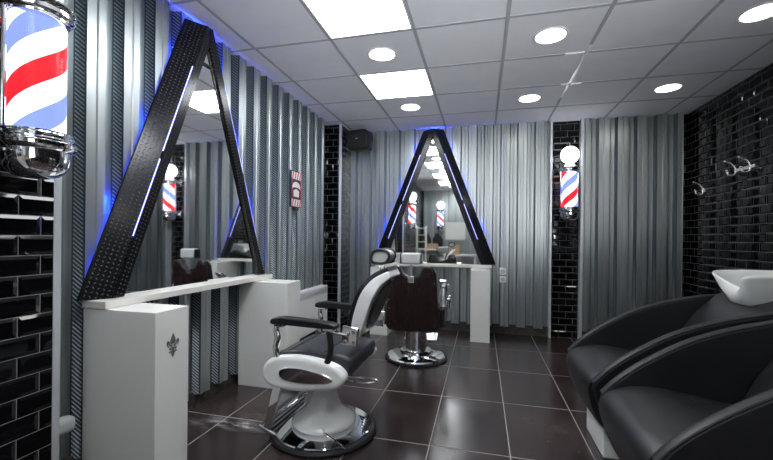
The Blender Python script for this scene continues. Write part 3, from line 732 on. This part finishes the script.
# ------------------------------------------------------------------ behind the camera, seen only in the mirrors
t = thing('reception_counter', 'white counter against the wall behind the camera, seen in the back mirror', 'counter', (-1.32, -.95, 0))
bm = B(); box(bm, (-.34,-.25,0), (-.30,.25,.84)); box(bm, (.30,-.25,0), (.34,.25,.84)); box(bm, (-.30,-.25,.1), (.30,-.22,.84)); obj('body', bm, M['white'], t)
bm = B(); box(bm, (-.36,-.27,.84), (.36,.27,.88)); obj('countertop', bm, M['cream'], t, bevel=.004)
t = thing('side_table', 'white work table holding boxes behind the camera, seen in the back mirror', 'table', (-.55, -1.0, 0))
bm = B(); box(bm, (-.42,-.25,.70), (.42,.25,.74)); obj('tabletop', bm, M['cream'], t)
for a in (-.39,.39):
    for c in (-.22,.22): bm = B(); box(bm, (a-.02,c-.02,0), (a+.02,c+.02,.70)); obj('leg', bm, M['white'], t)
bm = B(); box(bm, (-.16,-.12,0), (.16,.12,.26)); o = tag(obj('cardboard_box', bm, M['card']), 'open brown cardboard box on the table below the white board', 'box'); o.location = (-.72,-1.0,.74)
bm = B(); box(bm, (-.14,-.10,0), (.14,.10,.14)); o = tag(obj('cardboard_box', bm, M['card']), 'low brown cardboard box on the counter under the black capes', 'box'); o.location = (-1.30,-1.0,.88)
bm = B(); box(bm, (-.28,0,-.25), (.28,.02,.25)); o = tag(obj('white_board', bm, M['white']), 'blank white board on the wall behind the camera', 'board'); o.location = (-.72,YR+DEP+.0045,1.38)
for k, x in enumerate((-1.55, -1.22)):
    bm = B(); prism(bm, [(-.15,-.45),(.15,-.45),(.14,-.16),(.05,-.02),(0,.02),(-.05,-.02),(-.14,-.16)], -.06, .04); bmesh.ops.subdivide_edges(bm, edges=bm.edges, cuts=1)
    o = tag(obj('barber_cape', bm, M['cloth'], bevel=.02), ['black barber cape hanging on the rear wall next to the side wall', 'black barber cape hanging on the rear wall next to the lit pole'][k], 'cape', 'hanging black capes'); o.location = (x, YR+.128, 1.31)
t = thing('display_rack', 'tall narrow pale rack with shelves behind the camera against the side wall', 'rack', (-1.42, .25, 0))
for a in (-.11,.11): bm = B(); box(bm, (a-.01,-.10,0), (a+.01,.10,1.45)); obj('upright', bm, M['cream'], t)
for k in range(9): bm = B(); box(bm, (-.10,-.10,.08+k*.165), (.10,.10,.095+k*.165)); obj('rack_shelf', bm, M['cream'], t)

# unseen fill lights added behind the camera to brighten the ceiling
def fill_uplight(label, x, y, aim, power, size):
    t = thing('added_fill_light', label, 'fill light', (x, y, 0), 0, 'added fill lights')
    bm = B(); lathe(bm, [(0,0),(.15,0),(.15,.015),(.02,.03),(0,.03)], 32); obj('base', bm, M['blk_plastic'], t)
    bm = B(); tube(bm, [(0,0,.02),(0,0,1.12)], .012, 12); obj('pole', bm, M['satin'], t)
    d = (Vector(aim) - Vector((x, y, 1.2))).normalized(); c = Vector((0,0,1.2))
    bm = B(); tube(bm, [c - d*.10, c - d*.06, c + d*.06], [.03,.06,.075], 24); obj('fill_light_head', bm, M['blk_plastic'], t)
    L = bpy.data.lights.new('fill_spot', 'SPOT'); L.energy = power; L.spot_size = math.radians(size); L.spot_blend = 1; L.shadow_soft_size = .06; L.color = (.95,.97,1)
    lo = bpy.data.objects.new('fill_spot', L); COL.objects.link(lo); lo.parent = t; lo.location = c + d*.07; lo.rotation_euler = d.to_track_quat('-Z', 'Y').to_euler()
fill_uplight('added fill light behind the camera on the side of the black tiled wall', 1.75, -.6, (.4, 2.5, 2.8), 150, 66)
fill_uplight('added fill light behind the camera near the middle of the room', .25, -.75, (-.6, 2.4, 2.9), 150, 66)
# ------------------------------------------------------------------ camera, world, view
f, yaw, roll = 381.2, .244, .0101
fw = Vector((-math.sin(yaw), math.cos(yaw), 0)); r = Vector((math.cos(yaw), math.sin(yaw), 0)); u = Vector((0,0,1))
r2 = r*math.cos(roll) + u*math.sin(roll); u2 = -r*math.sin(roll) + u*math.cos(roll)
cam = bpy.data.cameras.new('camera'); co = bpy.data.objects.new('camera', cam); COL.objects.link(co)
mw = Matrix((r2, u2, -fw)).transposed().to_4x4(); mw.translation = (0, 0, 1.15); co.matrix_world = mw
cam.sensor_width = 36; cam.lens = f/773*36; cam.shift_y = 8.43/773; cam.clip_start = .02
scene.camera = co
w = bpy.data.worlds.new('world'); w.use_nodes = True; wn_ = w.node_tree; g = G(wn_)
tc = g.n('ShaderNodeTexCoord'); sp = g.n('ShaderNodeSeparateXYZ'); g.link(tc.outputs['Generated'], sp.inputs[0])
# dim above; lower half made bright as added fill for the ceiling
rp = g.ramp(g.rng(sp.outputs[2], -1, 1, 0, 1), [(.0, (1, .98, .96)), (.47, (1, .98, .97)), (.53, (.16, .18, .21))])
g.link(rp, wn_.nodes['Background'].inputs[0]); wn_.nodes['Background'].inputs[1].default_value = 3.2
scene.world = w
pd = bpy.data.lights.new('added_window_portal', 'AREA'); pd.shape = 'RECTANGLE'; pd.size = 1.75; pd.size_y = 1.88; pd.cycles.is_portal = True
po = bpy.data.objects.new('added_window_portal', pd); COL.objects.link(po); po.location = (1.21, -1.69, 1.425); po.rotation_euler = (PI/2, 0, 0)
scene.view_settings.view_transform = 'Standard'; scene.view_settings.look = 'None'; scene.view_settings.gamma = 1; scene.view_settings.exposure = .85
scene.view_settings.use_curve_mapping = False
scene.cycles.use_denoising = True
scene.cycles.max_bounces = 10; scene.cycles.diffuse_bounces = 5; scene.cycles.glossy_bounces = 6; scene.cycles.transmission_bounces = 6
scene.cycles.sample_clamp_indirect = 6; scene.cycles.caustics_refractive = False
